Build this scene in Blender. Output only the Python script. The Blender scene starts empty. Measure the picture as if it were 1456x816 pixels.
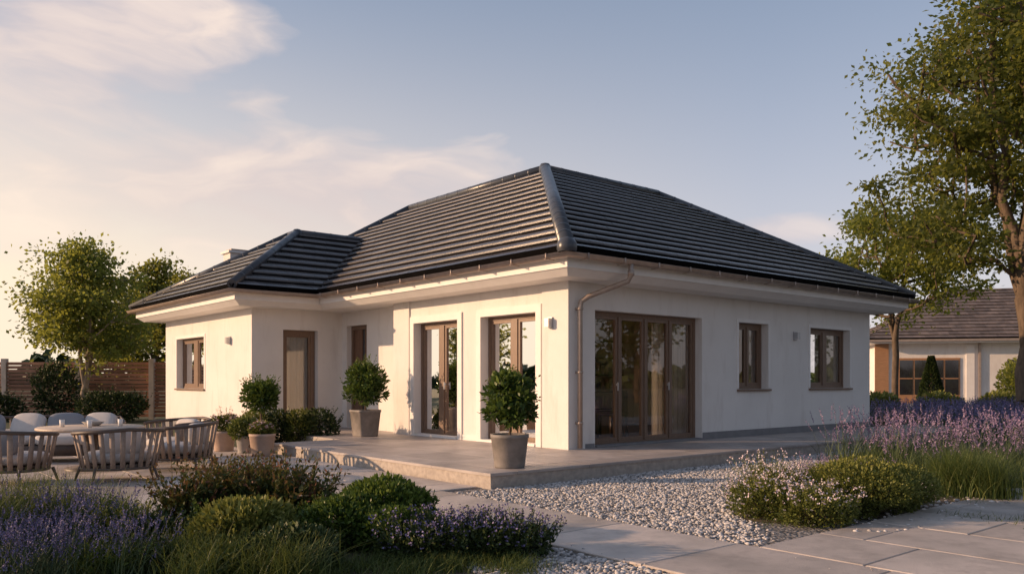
import bpy, math, random
import numpy as np
from mathutils import Vector
random.seed(3); rng=np.random.default_rng(7)
C,S=math.cos(math.radians(40)),math.sin(math.radians(40))
scene=bpy.context.scene
def site(X,Y,z=0.0):
    return (C*(X-.89)+S*(Y-12.97), -S*(X-.89)+C*(Y-12.97), z)

# ---------------------------------------------------------------- materials
def nodes_of(m):
    m.use_nodes=True; nt=m.node_tree; nt.nodes.clear(); return nt
def ramp(nt,fac,stops):
    r=nt.nodes.new('ShaderNodeValToRGB')
    el=r.color_ramp.elements
    while len(el)<len(stops): el.new(.5)
    for e,(p,c) in zip(el,stops): e.position=p; e.color=(*c,1)
    nt.links.new(fac,r.inputs[0]); return r.outputs[0]
def noise(nt,vec,scale,detail=5,rough=.55):
    n=nt.nodes.new('ShaderNodeTexNoise'); n.inputs['Scale'].default_value=scale
    n.inputs['Detail'].default_value=detail; n.inputs['Roughness'].default_value=rough
    nt.links.new(vec,n.inputs['Vector']); return n.outputs['Fac']
def mix(nt,f,a,b,mode='MIX'):
    m=nt.nodes.new('ShaderNodeMix'); m.data_type='RGBA'; m.blend_type=mode
    for s,v in ((m.inputs[0],f),(m.inputs[6],a),(m.inputs[7],b)):
        if isinstance(v,(int,float)): s.default_value=v
        elif isinstance(v,tuple): s.default_value=(*v,1)
        else: nt.links.new(v,s)
    return m.outputs[2]
def mth(nt,op,a,b=None,c=None,clamp=False):
    m=nt.nodes.new('ShaderNodeMath'); m.operation=op; m.use_clamp=clamp
    for i,v in enumerate((a,b,c)):
        if v is None: continue
        if isinstance(v,(int,float)): m.inputs[i].default_value=v
        else: nt.links.new(v,m.inputs[i])
    return m.outputs[0]
def simple(name,c1,c2=None,scale=3,rough=.7,bump=0,bscale=60,metal=0,spec=.5,rnd=0,lo=.35,hi=.65,vor=None,stretch=None,stain=None,sth=.52):
    m=bpy.data.materials.new(name); nt=nodes_of(m); N=nt.nodes; L=nt.links
    tc=N.new('ShaderNodeTexCoord'); vec=tc.outputs['Object']
    if stretch:
        mp=N.new('ShaderNodeMapping'); mp.inputs['Scale'].default_value=stretch; L.new(vec,mp.inputs[0]); vec=mp.outputs[0]
    p=N.new('ShaderNodeBsdfPrincipled'); o=N.new('ShaderNodeOutputMaterial'); L.new(p.outputs[0],o.inputs[0])
    c2=c2 or tuple(x*.8 for x in c1)
    col=ramp(nt,noise(nt,vec,scale),[(lo,c1),(hi,c2)])
    if stain:
        mp=N.new('ShaderNodeMapping'); mp.inputs['Scale'].default_value=(2.2,2.2,.5); L.new(vec,mp.inputs[0])
        k=ramp(nt,noise(nt,mp.outputs[0],1.5,7,.7),[(sth,(0,0,0)),(sth+.2,(1,1,1))])
        col=mix(nt,mth(nt,'MULTIPLY',k,.55),col,stain)
    if rnd:
        a=N.new('ShaderNodeAttribute'); a.attribute_name='rnd'
        k=mth(nt,'MULTIPLY_ADD',a.outputs['Fac'],2*rnd,1-rnd)
        cb=N.new('ShaderNodeCombineColor'); [L.new(k,cb.inputs[i]) for i in range(3)]
        col=mix(nt,1.0,col,cb.outputs[0],'MULTIPLY')
    if vor:
        v=N.new('ShaderNodeTexVoronoi'); v.inputs['Scale'].default_value=vor; L.new(vec,v.inputs['Vector'])
        sep=N.new('ShaderNodeSeparateColor'); L.new(v.outputs['Color'],sep.inputs[0])
        k=mth(nt,'MULTIPLY_ADD',sep.outputs[0],.8,.5)
        k=mth(nt,'MULTIPLY',k,mth(nt,'SUBTRACT',1.25,mth(nt,'MULTIPLY',v.outputs['Distance'],1.2)))
        cb=N.new('ShaderNodeCombineColor'); [L.new(k,cb.inputs[i]) for i in range(3)]
        col=mix(nt,1.0,col,cb.outputs[0],'MULTIPLY')
        h=mth(nt,'SUBTRACT',1.0,v.outputs['Distance'])
        b=N.new('ShaderNodeBump'); b.inputs['Strength'].default_value=.8; b.inputs['Distance'].default_value=.02
        L.new(h,b.inputs['Height']); L.new(b.outputs[0],p.inputs['Normal'])
    elif bump:
        b=N.new('ShaderNodeBump'); b.inputs['Strength'].default_value=bump; b.inputs['Distance'].default_value=.01
        L.new(noise(nt,vec,bscale,6,.65),b.inputs['Height']); L.new(b.outputs[0],p.inputs['Normal'])
    L.new(col,p.inputs['Base Color'])
    p.inputs['Roughness'].default_value=rough; p.inputs['Metallic'].default_value=metal
    p.inputs['Specular IOR Level'].default_value=spec
    return m
def leafmat(name,stops,trans=.35,tcol=(.25,.3,.05),rough=.5):
    m=bpy.data.materials.new(name); nt=nodes_of(m); N=nt.nodes; L=nt.links
    a=N.new('ShaderNodeAttribute'); a.attribute_name='rnd'
    col=ramp(nt,a.outputs['Fac'],stops)
    p=N.new('ShaderNodeBsdfPrincipled'); p.inputs['Roughness'].default_value=rough; p.inputs['Specular IOR Level'].default_value=.25
    L.new(col,p.inputs['Base Color'])
    o=N.new('ShaderNodeOutputMaterial')
    if trans<=0: L.new(p.outputs[0],o.inputs[0]); return m
    t=N.new('ShaderNodeBsdfTranslucent'); L.new(mix(nt,.5,col,tcol),t.inputs[0])
    mx=N.new('ShaderNodeMixShader'); mx.inputs[0].default_value=trans
    L.new(p.outputs[0],mx.inputs[1]); L.new(t.outputs[0],mx.inputs[2])
    L.new(mx.outputs[0],o.inputs[0]); return m

M={}
M['plaster']=simple('white_render',(.82,.785,.75),(.745,.71,.675),1.3,.9,.45,60,spec=.2,lo=.3,hi=.75,stain=(.63,.575,.53))
M['trim']=simple('white_trim',(.84,.81,.78),(.79,.76,.73),4,.6,.05)
M['tile']=simple('roof_tile',(.058,.050,.049),(.090,.076,.070),2.5,.25,.22,70,rnd=.25,spec=.75)
M['riser_shade']=simple('roof_tile_riser_shade',(.012,.011,.012),(.008,.008,.009),5,.8,spec=.1)  # near-black colour paints the shade under each tile nose onto its riser
M['ridge']=simple('ridge_tile',(.055,.06,.072),(.075,.082,.095),5,.3,.15,60,rnd=.1)
M['gutter']=simple('gutter_metal',(.46,.37,.31),(.38,.30,.25),6,.4,metal=.35)
M['frame']=simple('bronze_frame',(.215,.135,.09),(.16,.10,.068),8,.45,.1,stretch=(8,8,1))
M['curtain']=leafmat('curtain_fabric',[(0,(.74,.66,.57)),(1,(.82,.75,.66))],.5,(.88,.76,.64),.9)
M['inwall']=simple('interior_wall',(.78,.69,.59),(.74,.65,.55),2,.9)
M['infloor']=simple('interior_floor',(.40,.27,.17),(.30,.19,.12),2,.4,stretch=(1,12,1))
M['darkwood']=simple('dark_furniture',(.07,.045,.03),(.05,.03,.02),5,.4)
M['doorwood']=simple('door_wood',(.21,.115,.07),(.15,.08,.05),3,.45,.2,50,stretch=(14,14,1))
M['terrace']=simple('terrace_stone',(.50,.445,.415),(.36,.32,.30),1.7,.5,.3,120,rnd=.13,stain=(.28,.245,.225),sth=.5)
M['concrete']=simple('terrace_edge',(.52,.46,.40),(.38,.33,.29),14,.85,.9,70)
M['paver']=simple('paver_stone',(.60,.52,.465),(.42,.37,.33),1.6,.6,.4,90,rnd=.22,stain=(.29,.25,.22),sth=.48)
M['joint']=simple('joint_sand',(.13,.11,.09),(.09,.08,.07),20,.95)
M['gravel']=simple('gravel_bed',(.34,.32,.31),(.42,.39,.37),2,.9,vor=32)
M['pebble']=simple('pebbles',(.53,.50,.485),(.41,.385,.37),9,.75,rnd=.45)
M['soil']=simple('soil',(.10,.072,.048),(.18,.135,.095),6,.95,.9,45)
M['lawn']=simple('lawn',(.055,.075,.025),(.085,.085,.035),.6,.95,.9,40)
M['bark']=simple('bark',(.16,.115,.08),(.09,.065,.045),14,.9,.8,30,stretch=(1,1,.25))
M['barkp']=simple('pale_bark',(.38,.30,.23),(.21,.165,.12),14,.9,.6,30,stretch=(1,1,.25))
M['fencew']=simple('fence_wood',(.42,.20,.12),(.30,.14,.08),3,.7,.3,40,rnd=.3,stretch=(1,1,6))
M['fencep']=simple('fence_post',(.60,.50,.42),(.48,.40,.33),6,.7)
M['pot']=simple('zinc_planter',(.28,.25,.23),(.17,.155,.14),5,.6,.3,50)
M['terra']=simple('clay_pot',(.52,.38,.30),(.43,.31,.24),6,.7,.2)
M['potgrey']=simple('grey_pot',(.38,.36,.34),(.30,.28,.26),6,.7)
M['slat']=simple('woven_slat',(.36,.275,.22),(.27,.205,.165),20,.75,rnd=.15)
M['chairframe']=simple('chair_frame',(.11,.08,.062),(.085,.062,.05),8,.5)
M['cushion']=simple('cushion_fabric',(.62,.585,.56),(.56,.53,.51),6,.95,.3,200)
M['cushg']=simple('cushion_grey',(.30,.31,.34),(.26,.27,.30),6,.95,.3,200)
M['tabletop']=simple('table_top',(.60,.49,.39),(.50,.40,.31),4,.5,stretch=(1,9,1))
M['lamp']=simple('lamp_steel',(.50,.50,.52),(.44,.44,.46),6,.35,metal=.6)
M['nroof']=simple('neighbour_roof',(.19,.15,.135),(.115,.098,.095),3,.7,rnd=.3)
M['garage']=simple('garage_wood',(.42,.23,.12),(.32,.17,.085),3,.5,stretch=(1,1,8))
M['darkglass']=simple('dark_glass',(.03,.035,.04),(.02,.02,.025),2,.06,spec=.9)
M['drive']=simple('driveway',(.28,.26,.24),(.22,.20,.19),3,.9)
M['plinth']=simple('plinth_render',(.24,.235,.24),(.20,.195,.20),5,.85,.4)
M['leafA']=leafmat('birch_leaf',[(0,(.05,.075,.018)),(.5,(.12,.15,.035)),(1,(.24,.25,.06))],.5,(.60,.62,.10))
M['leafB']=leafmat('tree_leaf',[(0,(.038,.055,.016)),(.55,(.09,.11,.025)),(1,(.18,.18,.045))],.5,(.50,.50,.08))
M['leafD']=leafmat('dark_leaf',[(0,(.018,.033,.014)),(.6,(.04,.065,.02)),(1,(.085,.11,.03))],0)
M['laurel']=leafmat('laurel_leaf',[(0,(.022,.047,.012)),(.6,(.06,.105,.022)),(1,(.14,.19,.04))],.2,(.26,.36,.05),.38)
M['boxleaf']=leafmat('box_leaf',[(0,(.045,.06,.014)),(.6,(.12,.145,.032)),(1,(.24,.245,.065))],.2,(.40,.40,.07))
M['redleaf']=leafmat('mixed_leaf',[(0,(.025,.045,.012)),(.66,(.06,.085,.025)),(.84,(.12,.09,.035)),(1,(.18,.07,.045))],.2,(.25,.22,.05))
M['grass']=leafmat('grass_blade',[(0,(.035,.062,.018)),(.6,(.08,.12,.03)),(1,(.18,.20,.06))],.25,(.34,.38,.08))
M['lavstem']=leafmat('lavender_stem',[(0,(.045,.075,.035)),(1,(.14,.18,.08))],0)
M['lavflower']=leafmat('lavender_flower',[(0,(.11,.095,.21)),(.6,(.20,.17,.34)),(1,(.33,.28,.46))],0)
M['lilac']=leafmat('lilac_flower',[(0,(.22,.15,.27)),(.6,(.36,.26,.40)),(1,(.53,.40,.52))],.2,(.6,.4,.62))
M['whiteflower']=leafmat('pale_flower',[(0,(.50,.38,.46)),(.5,(.66,.56,.62)),(1,(.78,.72,.73))],0)
M['pinkflower']=leafmat('pink_flower',[(0,(.50,.26,.26)),(.6,(.68,.46,.44)),(1,(.78,.66,.62))],0)
m=bpy.data.materials.new('window_glass'); nt=nodes_of(m)
t=nt.nodes.new('ShaderNodeBsdfTransparent'); t.inputs[0].default_value=(.95,.95,.93,1)
g=nt.nodes.new('ShaderNodeBsdfGlossy'); g.inputs['Roughness'].default_value=.015; g.inputs[0].default_value=(.95,.95,.95,1)
lw=nt.nodes.new('ShaderNodeFresnel'); lw.inputs[0].default_value=1.6
f=mth(nt,'MULTIPLY_ADD',lw.outputs[0],1.5,.05,clamp=True)
mx=nt.nodes.new('ShaderNodeMixShader'); nt.links.new(f,mx.inputs[0]); nt.links.new(t.outputs[0],mx.inputs[1]); nt.links.new(g.outputs[0],mx.inputs[2])
o=nt.nodes.new('ShaderNodeOutputMaterial'); nt.links.new(mx.outputs[0],o.inputs[0]); M['glass']=m

# ---------------------------------------------------------------- builders
def empty(name):
    e=bpy.data.objects.new(name,None); scene.collection.objects.link(e); return e
class MB:
    def __init__(s): s.V=[]; s.F=[]; s.R=[]; s.mi=[]; s.mats=[]
    def m(s,key):
        if key not in s.mats: s.mats.append(key)
        return s.mats.index(key)
    def add(s,V,F,mat,r=None):
        n=len(s.V); s.V+= [tuple(v) for v in V]; i=s.m(mat); r=random.random() if r is None else r
        for f in F: s.F.append([n+k for k in f]); s.R.append(r); s.mi.append(i)
    def box(s,x0,x1,y0,y1,z0,z1,mat,r=None,rot=0,piv=None):
        V=[(x,y,z) for z in (z0,z1) for y in (y0,y1) for x in (x0,x1)]
        if rot:
            px,py=piv if piv else ((x0+x1)/2,(y0+y1)/2); c,q=math.cos(rot),math.sin(rot)
            V=[(px+(x-px)*c-(y-py)*q,py+(x-px)*q+(y-py)*c,z) for x,y,z in V]
        s.add(V,[(0,2,3,1),(4,5,7,6),(0,1,5,4),(2,6,7,3),(0,4,6,2),(1,3,7,5)],mat,r)
    def bbox(s,x0,x1,y0,y1,z0,z1,mat,bev=.006,r=None):
        V=[(x0,y0,z0),(x1,y0,z0),(x1,y1,z0),(x0,y1,z0),(x0,y0,z1-bev),(x1,y0,z1-bev),(x1,y1,z1-bev),(x0,y1,z1-bev),
           (x0+bev,y0+bev,z1),(x1-bev,y0+bev,z1),(x1-bev,y1-bev,z1),(x0+bev,y1-bev,z1)]
        F=[(8,9,10,11)]
        for k in range(4):
            j=(k+1)%4; F+=[(k,j,4+j,4+k),(4+k,4+j,8+j,8+k)]
        s.add(V,F,mat,r)
    def tube(s,pts,rad,mat,n=8,cap=True,r=None):
        pts=[Vector(p) for p in pts]; V=[];F=[]
        rad=rad if isinstance(rad,(list,tuple)) else [rad]*len(pts)
        up=None
        for i,p in enumerate(pts):
            d=(pts[min(i+1,len(pts)-1)]-pts[max(i-1,0)]).normalized()
            if up is None or abs(up.dot(d))>.95: up=Vector((0,0,1)) if abs(d.z)<.9 else Vector((1,0,0))
            x=d.cross(up).normalized(); y=x.cross(d).normalized(); up=y
            for k in range(n):
                a=2*math.pi*k/n; V.append(p+(x*math.cos(a)+y*math.sin(a))*rad[i])
        for i in range(len(pts)-1):
            for k in range(n):
                j=(k+1)%n; F.append((i*n+k,i*n+j,(i+1)*n+j,(i+1)*n+k))
        if cap: F.append(tuple(range(n))[::-1]); F.append(tuple((len(pts)-1)*n+k for k in range(n)))
        s.add(V,F,mat,r)
    def lathe(s,c,prof,mat,n=28,sq=0,r=None):
        V=[];F=[]
        for (rr,z) in prof:
            for k in range(n):
                a=2*math.pi*k/n; ca,sa=math.cos(a),math.sin(a)
                q=rr/ (max(abs(ca),abs(sa))**sq) if sq else rr
                V.append((c[0]+q*ca,c[1]+q*sa,c[2]+z))
        for i in range(len(prof)-1):
            for k in range(n):
                j=(k+1)%n; F.append((i*n+k,i*n+j,(i+1)*n+j,(i+1)*n+k))
        s.add(V,F,mat,r)
    def cushion(s,c,size,mat,rz=0,rx=0,e=.45):
        V=[];F=[];nu,nv=24,13
        pw=lambda t:math.copysign(abs(t)**e,t)
        for i in range(nv):
            ph=-math.pi/2+math.pi*i/(nv-1)
            for j in range(nu):
                th=2*math.pi*j/nu
                x=size[0]/2*pw(math.cos(ph))*pw(math.cos(th)); y=size[1]/2*pw(math.cos(ph))*pw(math.sin(th)); z=size[2]/2*pw(math.sin(ph))
                y,z=y*math.cos(rx)-z*math.sin(rx),y*math.sin(rx)+z*math.cos(rx)
                x,y=x*math.cos(rz)-y*math.sin(rz),x*math.sin(rz)+y*math.cos(rz)
                V.append((c[0]+x,c[1]+y,c[2]+z))
        for i in range(nv-1):
            for j in range(nu):
                k=(j+1)%nu; F.append((i*nu+j,i*nu+k,(i+1)*nu+k,(i+1)*nu+j))
        s.add(V,F,mat)
    def build(s,name,parent=None,smooth=False,loc=None,rz=0):
        me=bpy.data.meshes.new(name); me.from_pydata(s.V,[],s.F); me.update()
        for k in s.mats: me.materials.append(M[k])
        me.polygons.foreach_set('material_index',s.mi)
        at=me.attributes.new('rnd','FLOAT','FACE'); at.data.foreach_set('value',s.R)
        if smooth: me.polygons.foreach_set('use_smooth',[len(p.vertices)==4 for p in me.polygons])
        ob=bpy.data.objects.new(name,me); scene.collection.objects.link(ob)
        if parent: ob.parent=parent
        if loc: ob.location=loc
        if rz: ob.rotation_euler[2]=rz
        return ob
def np_mesh(name,parts,parent=None):
    me=bpy.data.meshes.new(name); Vs=[];loops=[];starts=[];tot=[];R=[];MI=[];off=0;ls=0;mats=[]
    for V,F,r,mk in parts:
        if len(V)==0 or len(F)==0: continue
        if mk not in mats: mats.append(mk); me.materials.append(M[mk])
        Vs.append(V); loops.append((F+off).ravel()); k=F.shape[1]
        starts.append(ls+np.arange(len(F))*k); tot.append(np.full(len(F),k)); ls+=len(F)*k; off+=len(V)
        R.append(r); MI.append(np.full(len(F),mats.index(mk)))
    V=np.concatenate(Vs).astype(np.float32); lo=np.concatenate(loops).astype(np.int32)
    me.vertices.add(len(V)); me.vertices.foreach_set('co',V.ravel())
    me.loops.add(len(lo)); me.loops.foreach_set('vertex_index',lo)
    st=np.concatenate(starts).astype(np.int32); me.polygons.add(len(st))
    me.polygons.foreach_set('loop_start',st); me.polygons.foreach_set('loop_total',np.concatenate(tot).astype(np.int32))
    me.polygons.foreach_set('material_index',np.concatenate(MI).astype(np.int32))
    me.update(calc_edges=True); me.validate()
    at=me.attributes.new('rnd','FLOAT','FACE'); at.data.foreach_set('value',np.concatenate(R).astype(np.float32))
    ob=bpy.data.objects.new(name,me); scene.collection.objects.link(ob)
    if parent: ob.parent=parent
    return ob
def unit(v): return v/(np.linalg.norm(v,axis=-1,keepdims=True)+1e-9)
def leaves(P,D,size,mk,ratio=.5,rnd=None,fold=.25):
    n=len(P); size=np.broadcast_to(size,(n,))[:,None]
    D=unit(D); A=unit(np.cross(D,rng.normal(size=(n,3)))); Nn=np.cross(A,D)
    b=P; t=P+D*size; mid=P+D*size*.5
    l=mid+A*size*ratio*.5+Nn*size*fold*.3; r=mid-A*size*ratio*.5+Nn*size*fold*.3
    V=np.stack([b,r,t,l],1).reshape(-1,3); F=np.arange(4*n).reshape(n,4)
    if rnd is None: rnd=rng.random(n)
    return (V,F,rnd,mk)
def blades(P,H,lean,width,mk,nseg=3,rnd=None,curve=1.0):
    n=len(P); az=rng.random(n)*2*np.pi
    H=np.broadcast_to(H,(n,)); lean=np.broadcast_to(lean,(n,)); width=np.broadcast_to(width,(n,))
    d=np.stack([np.cos(az),np.sin(az),0*az],1); w=np.stack([-np.sin(az+.6),np.cos(az+.6),0*az],1)
    ring=[]
    for i in range(nseg+1):
        t=i/nseg; c=P+d*(lean*H*(t**(1+curve)))[:,None]; c=c+np.array([0,0,1])*(H*(t-.25*lean*t*t))[:,None]
        ww=(width*(1-t)**.7*.5+.0004)[:,None]*w
        ring+= [c-ww,c+ww]
    V=np.stack(ring,1); k=V.shape[1]; tip=(ring[-1]+ring[-2])/2
    base=np.arange(n)[:,None]*k
    F=np.concatenate([base+np.array([[2*i,2*i+1,2*i+3,2*i+2]]) for i in range(nseg)],0)
    if rnd is None: rnd=rng.random(n)
    return (V.reshape(-1,3),F,np.tile(rnd,nseg),mk),tip,unit(ring[-1]-ring[-3])
def ellipsoid_pts(n,c,r,shell=.45,zmin=None,lump=.25):
    d=unit(rng.normal(size=(n,3)))
    k=unit(rng.normal(size=(14,3))); a=np.max(d@k.T,axis=1); rr=1-lump+lump*1.3*np.clip((a-.55)/.45,0,1)
    rad=(rng.random(n)**shell)*rr
    P=np.array(c)+d*rad[:,None]*np.array(r)
    return P,d,rad
def bush(name,c,r,n,leafsize,mk,parent=None,ratio=.5,extra=None,shell=.3,lump=.28,flat=True,stems=True):
    P,d,rad=ellipsoid_pts(n,c,r,shell,lump=lump)
    if flat: P[:,2]=np.maximum(P[:,2],c[2]-r[2]*.95)
    D=d+rng.normal(size=(n,3))*.6+np.array([0,0,.45])
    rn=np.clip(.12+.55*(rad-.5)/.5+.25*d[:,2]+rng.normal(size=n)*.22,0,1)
    sz=leafsize*(.6+.8*rng.random(n))
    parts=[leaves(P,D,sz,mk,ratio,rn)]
    if stems:
        b0=np.array(c)-np.array([0,0,r[2]]); q=P[rng.integers(0,n,40)]
        V=[];F=[]
        for i,t in enumerate(q):
            o=b0+np.array([*rng.normal(size=2)*.05*r[0],0]); w=np.array([.006,0,0]); w2=np.array([0,.006,0])
            V+= [o-w,o+w,t+w*.4,t-w*.4,o-w2,o+w2,t+w2*.4,t-w2*.4]; F+= [[8*i,8*i+1,8*i+2,8*i+3],[8*i+4,8*i+5,8*i+6,8*i+7]]
        parts.append((np.array(V),np.array(F),np.zeros(len(F)),'bark'))
    if extra: parts+=extra(P,d,rad)
    return parts
def sprigs(c,r,n,hh,ls,mk,k=9,top=None,topn=5):
    """upright leafy shoots rising out of a shrub, for a ragged outline"""
    a=rng.random(n)*6.28; q=np.sqrt(rng.random(n)); P=np.stack([c[0]+np.cos(a)*q*r[0],c[1]+np.sin(a)*q*r[1],np.full(n,c[2])],1)
    P[:,2]+=r[2]*np.sqrt(np.clip(1-q*q,0,1))*.55
    H=hh*rng.uniform(.5,1.2,n); dr=unit(np.stack([np.cos(a)*q*.6,np.sin(a)*q*.6,np.ones(n)],1)+rng.normal(size=(n,3))*.15)
    tip=P+dr*H[:,None]; w=np.array([.003,0,0])
    V=np.stack([P-w,P+w,tip+w*.4,tip-w*.4],1).reshape(-1,3); parts=[(V,np.arange(4*n).reshape(n,4),np.full(n,.3),mk)]
    t=np.tile(np.linspace(.15,1,k),n); idx=np.repeat(np.arange(n),k); Q=P[idx]+dr[idx]*(t*H[idx])[:,None]
    parts.append(leaves(Q,dr[idx]*.7+rng.normal(size=Q.shape)*.6,ls*(1.1-.4*t),mk,.45,np.clip(.3+.6*t+rng.normal(size=len(t))*.15,0,1)))
    if top:
        sel=rng.random(n)<.6; tp=tip[sel]; m_=len(tp)
        for _ in range(topn): parts.append(leaves(tp+rng.normal(size=(m_,3))*.012,rng.normal(size=(m_,3))+np.array([0,0,.6]),.02,top,.8))
    return parts
def skel_mesh(nodes,par,rad,mk,ns=7):
    V=[];F=[];fo=0
    for i,p in enumerate(par):
        if p<0: continue
        a,b=nodes[p],nodes[i]; d=b-a; L=np.linalg.norm(d)
        if L<1e-5: continue
        d/=L; u=np.cross(d,[0,0,1.]) if abs(d[2])<.9 else np.cross(d,[1.,0,0]); u/=np.linalg.norm(u); w=np.cross(d,u)
        k=ns if rad[i]>.02 else 4
        th=np.arange(k)*2*np.pi/k; rr=np.cos(th)[:,None]*u+np.sin(th)[:,None]*w
        r0=min(rad[p],rad[i]*1.5)
        V.append(a-d*r0*.2+rr*r0); V.append(b+rr*rad[i])
        F+=[[fo+j,fo+(j+1)%k,fo+k+(j+1)%k,fo+k+j] for j in range(k)]; fo+=2*k
    return (np.concatenate(V),np.array(F),np.full(len(F),.5),mk)
def tree(name,base,h,cz,cr,ncl,lpc,ls,tr,leafk,barkk,seed=1,fork=None,cls=.5,taper=.0,lean=(0,0),trunk_top=.75,ratio=.6):
    global rng
    keep=rng; rng=np.random.default_rng(seed)
    base=np.array(base,float); cen=base+np.array([lean[0],lean[1],cz])
    d=unit(rng.normal(size=(ncl,3))); rad=rng.random(ncl)**.42
    k=unit(rng.normal(size=(9,3))); rr=.62+.46*np.clip((np.max(d@k.T,axis=1)-.4)/.6,0,1)
    cl=d*(rad*rr)[:,None]
    cl[:,:2]*= (1-taper*np.clip(cl[:,2:3],-1,1))
    cl=cen+cl*np.array(cr)
    nodes=[];par=[]
    def addpath(p0i,target,nn,jit,curve=0):
        a=nodes[p0i]; last=p0i
        for j in range(1,nn+1):
            t=j/nn; q=a*(1-t)+target*t+np.array([0,0,-curve*math.sin(math.pi*t)])
            if j<nn: q=q+rng.normal(size=3)*jit
            nodes.append(q); par.append(last); last=len(nodes)-1
        return last
    nodes.append(base.copy()); par.append(-1)
    low=cen[2]-cr[2]
    f=base+np.array([lean[0]*.3,lean[1]*.3,max(.6,(low-base[2])*.85)])
    l=addpath(0,f,5,tr*.35)
    nf=fork or 3
    for j in range(nf):
        a=2*math.pi*(j+rng.random()*.5)/nf
        sp=.35 if nf>1 else 0
        tgt=cen+np.array([math.cos(a)*cr[0]*sp,math.sin(a)*cr[1]*sp,cr[2]*(trunk_top-rng.random()*.5)])
        addpath(l,tgt,8,cr[0]*.025,cr[2]*.06)
    order=np.argsort(np.linalg.norm(cl[:,:2]-cen[:2],axis=1)+rng.random(ncl)*.4*cr[0])
    for i in order:
        A=np.array(nodes[4:]); dd=np.linalg.norm(A-cl[i],axis=1)+np.maximum(0,A[:,2]-cl[i,2]+.25*np.linalg.norm(A[:,:2]-cl[i,:2],axis=1))*1.5
        p=int(np.argmin(dd))+4; L=np.linalg.norm(nodes[p]-cl[i])
        addpath(p,cl[i],max(2,int(L/.45)),L*.03,L*.07)
    n=len(nodes)
    pw=2.2; acc=np.zeros(n)
    for i in range(n-1,-1,-1):
        acc[i]=max(acc[i],1.0)
        if par[i]>=0: acc[par[i]]+=acc[i]
    r=acc**(1/pw); r=r/r[0]*tr; r=np.maximum(r,.006)
    parts=[skel_mesh(nodes,par,r,barkk)]
    sizes=cls*(.6+.8*rng.random(ncl)); cn=rng.normal(size=ncl)*.16
    idx=np.repeat(np.arange(ncl),(lpc*(.5+rng.random(ncl))).astype(int))
    off=rng.normal(size=(len(idx),3))*.5; off[:,2]*=.5
    P=cl[idx]+off*sizes[idx][:,None]
    D=unit(off)+rng.normal(size=off.shape)*.7+np.array([0,0,-.15])
    rel=(P-cen)/np.array(cr)
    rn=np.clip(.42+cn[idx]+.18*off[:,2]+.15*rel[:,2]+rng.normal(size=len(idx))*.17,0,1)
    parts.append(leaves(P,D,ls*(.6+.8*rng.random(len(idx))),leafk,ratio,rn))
    rng=keep
    return np_mesh(name,parts)

# ---------------------------------------------------------------- ground
def sheet(name,poly,z,mat,parent=None):
    b=MB(); b.add([(x,y,z) for x,y in poly],[tuple(range(len(poly)))],mat); return b.build(name,parent)
sheet('ground',[(-2500,-2500),(2500,-2500),(2500,2500),(-2500,2500)],0,'lawn')
sheet('garden_bed_soil',[(-16,-12),(-4.75,-12),(-4.75,-1.62),(-16,-1.62)],.006,'soil')
sheet('garden_bed_soil',[(16,-1.85),(9.9,-1.85),(5.7,-1.95),(1.6,-3.1),(-.6,-3.9),(-2.3,-4.55),(-2.6,-5.0),(-2.2,-5.5),(-.5,-5.95),(3,-6.1),(16,-6.1)],.014,'soil')
gravel_poly=[(-3.53,-1.0),(-3.53,-5.75),(12,-5.75),(12,-1.0)]
sheet('gravel',gravel_poly,.009,'gravel')
sheet('gravel',[(-6.3,-9.5),(-4.72,-9.5),(-4.72,-1.7),(-5.4,-3.0)],.011,'gravel')
def paving(name,x0,x1,y0,y1,w,l,z=.03,stag=True,mat='paver',gap=.014,z0=.0,jz=.016,parent=None):
    b=MB(); b.add([(x0,y0,jz),(x1,y0,jz),(x1,y1,jz),(x0,y1,jz)],[(0,1,2,3)],'joint')
    nx=max(1,round((x1-x0)/w)); w=(x1-x0)/nx
    for i in range(nx):
        y=y0-(l*random.choice((.33,.5,.66)) if (stag and i%2) else 0)
        while y<y1-.02:
            a,c=max(y,y0),min(y+l,y1)
            if c-a>.03: b.bbox(x0+i*w+gap/2,x0+(i+1)*w-gap/2,a+gap/2,c-gap/2,z0,z+random.uniform(-.002,.002),mat,.006)
            y+=l
    return b.build(name,parent)
paving('patio_paving',-16,-3.04,-1.6,15.5,.9,.9)
paving('garden_path',-4.7,-3.56,-9.2,-1.61,1.14,1.2,stag=False)
paving('garden_path',-3.55,14,-9.2,-5.77,.86,1.3,z=.03)
sheet('driveway',[(16,6),(40,6),(40,30),(16,30)],.01,'drive')

# terrace (raised)
ter=empty('raised_terrace')
def terr(x0,x1,y0,y1):
    b=MB(); b.box(x0,x1,y0,y1,-.05,.165,'concrete'); b.build('slab',ter)
terr(-3,0,-1.8,4.32); terr(0,12.2,-1.8,0); terr(-1.7,0.27,4.32,7.88)
b=MB()
def cap(x0,x1,y0,y1,w,l,ox=0,oy=0):
    nx=max(1,round((x1-x0)/w)); ny=max(1,round((y1-y0)/l)); w=(x1-x0)/nx; l=(y1-y0)/ny
    for i in range(nx):
        for j in range(ny):
            b.bbox(x0+i*w+.003,x0+(i+1)*w-.003,y0+j*l+.003,y0+(j+1)*l-.003,.1655,.2+random.uniform(-.0006,.0006),'terrace',.004)
cap(-3.02,-2.6,-1.82,4.33,.42,1.2); cap(-2.6,0,-1.4,4.33,.87,1.15); cap(-2.6,12.2,-1.82,-1.4,1.2,.42); cap(0,12.2,-1.4,-.0,1.2,.7)
cap(-1.7,.0,4.33,7.88,.85,.9); cap(0,.27,5.1,7.88,.27,.9)
b.build('paving_tiles',ter)

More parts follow.
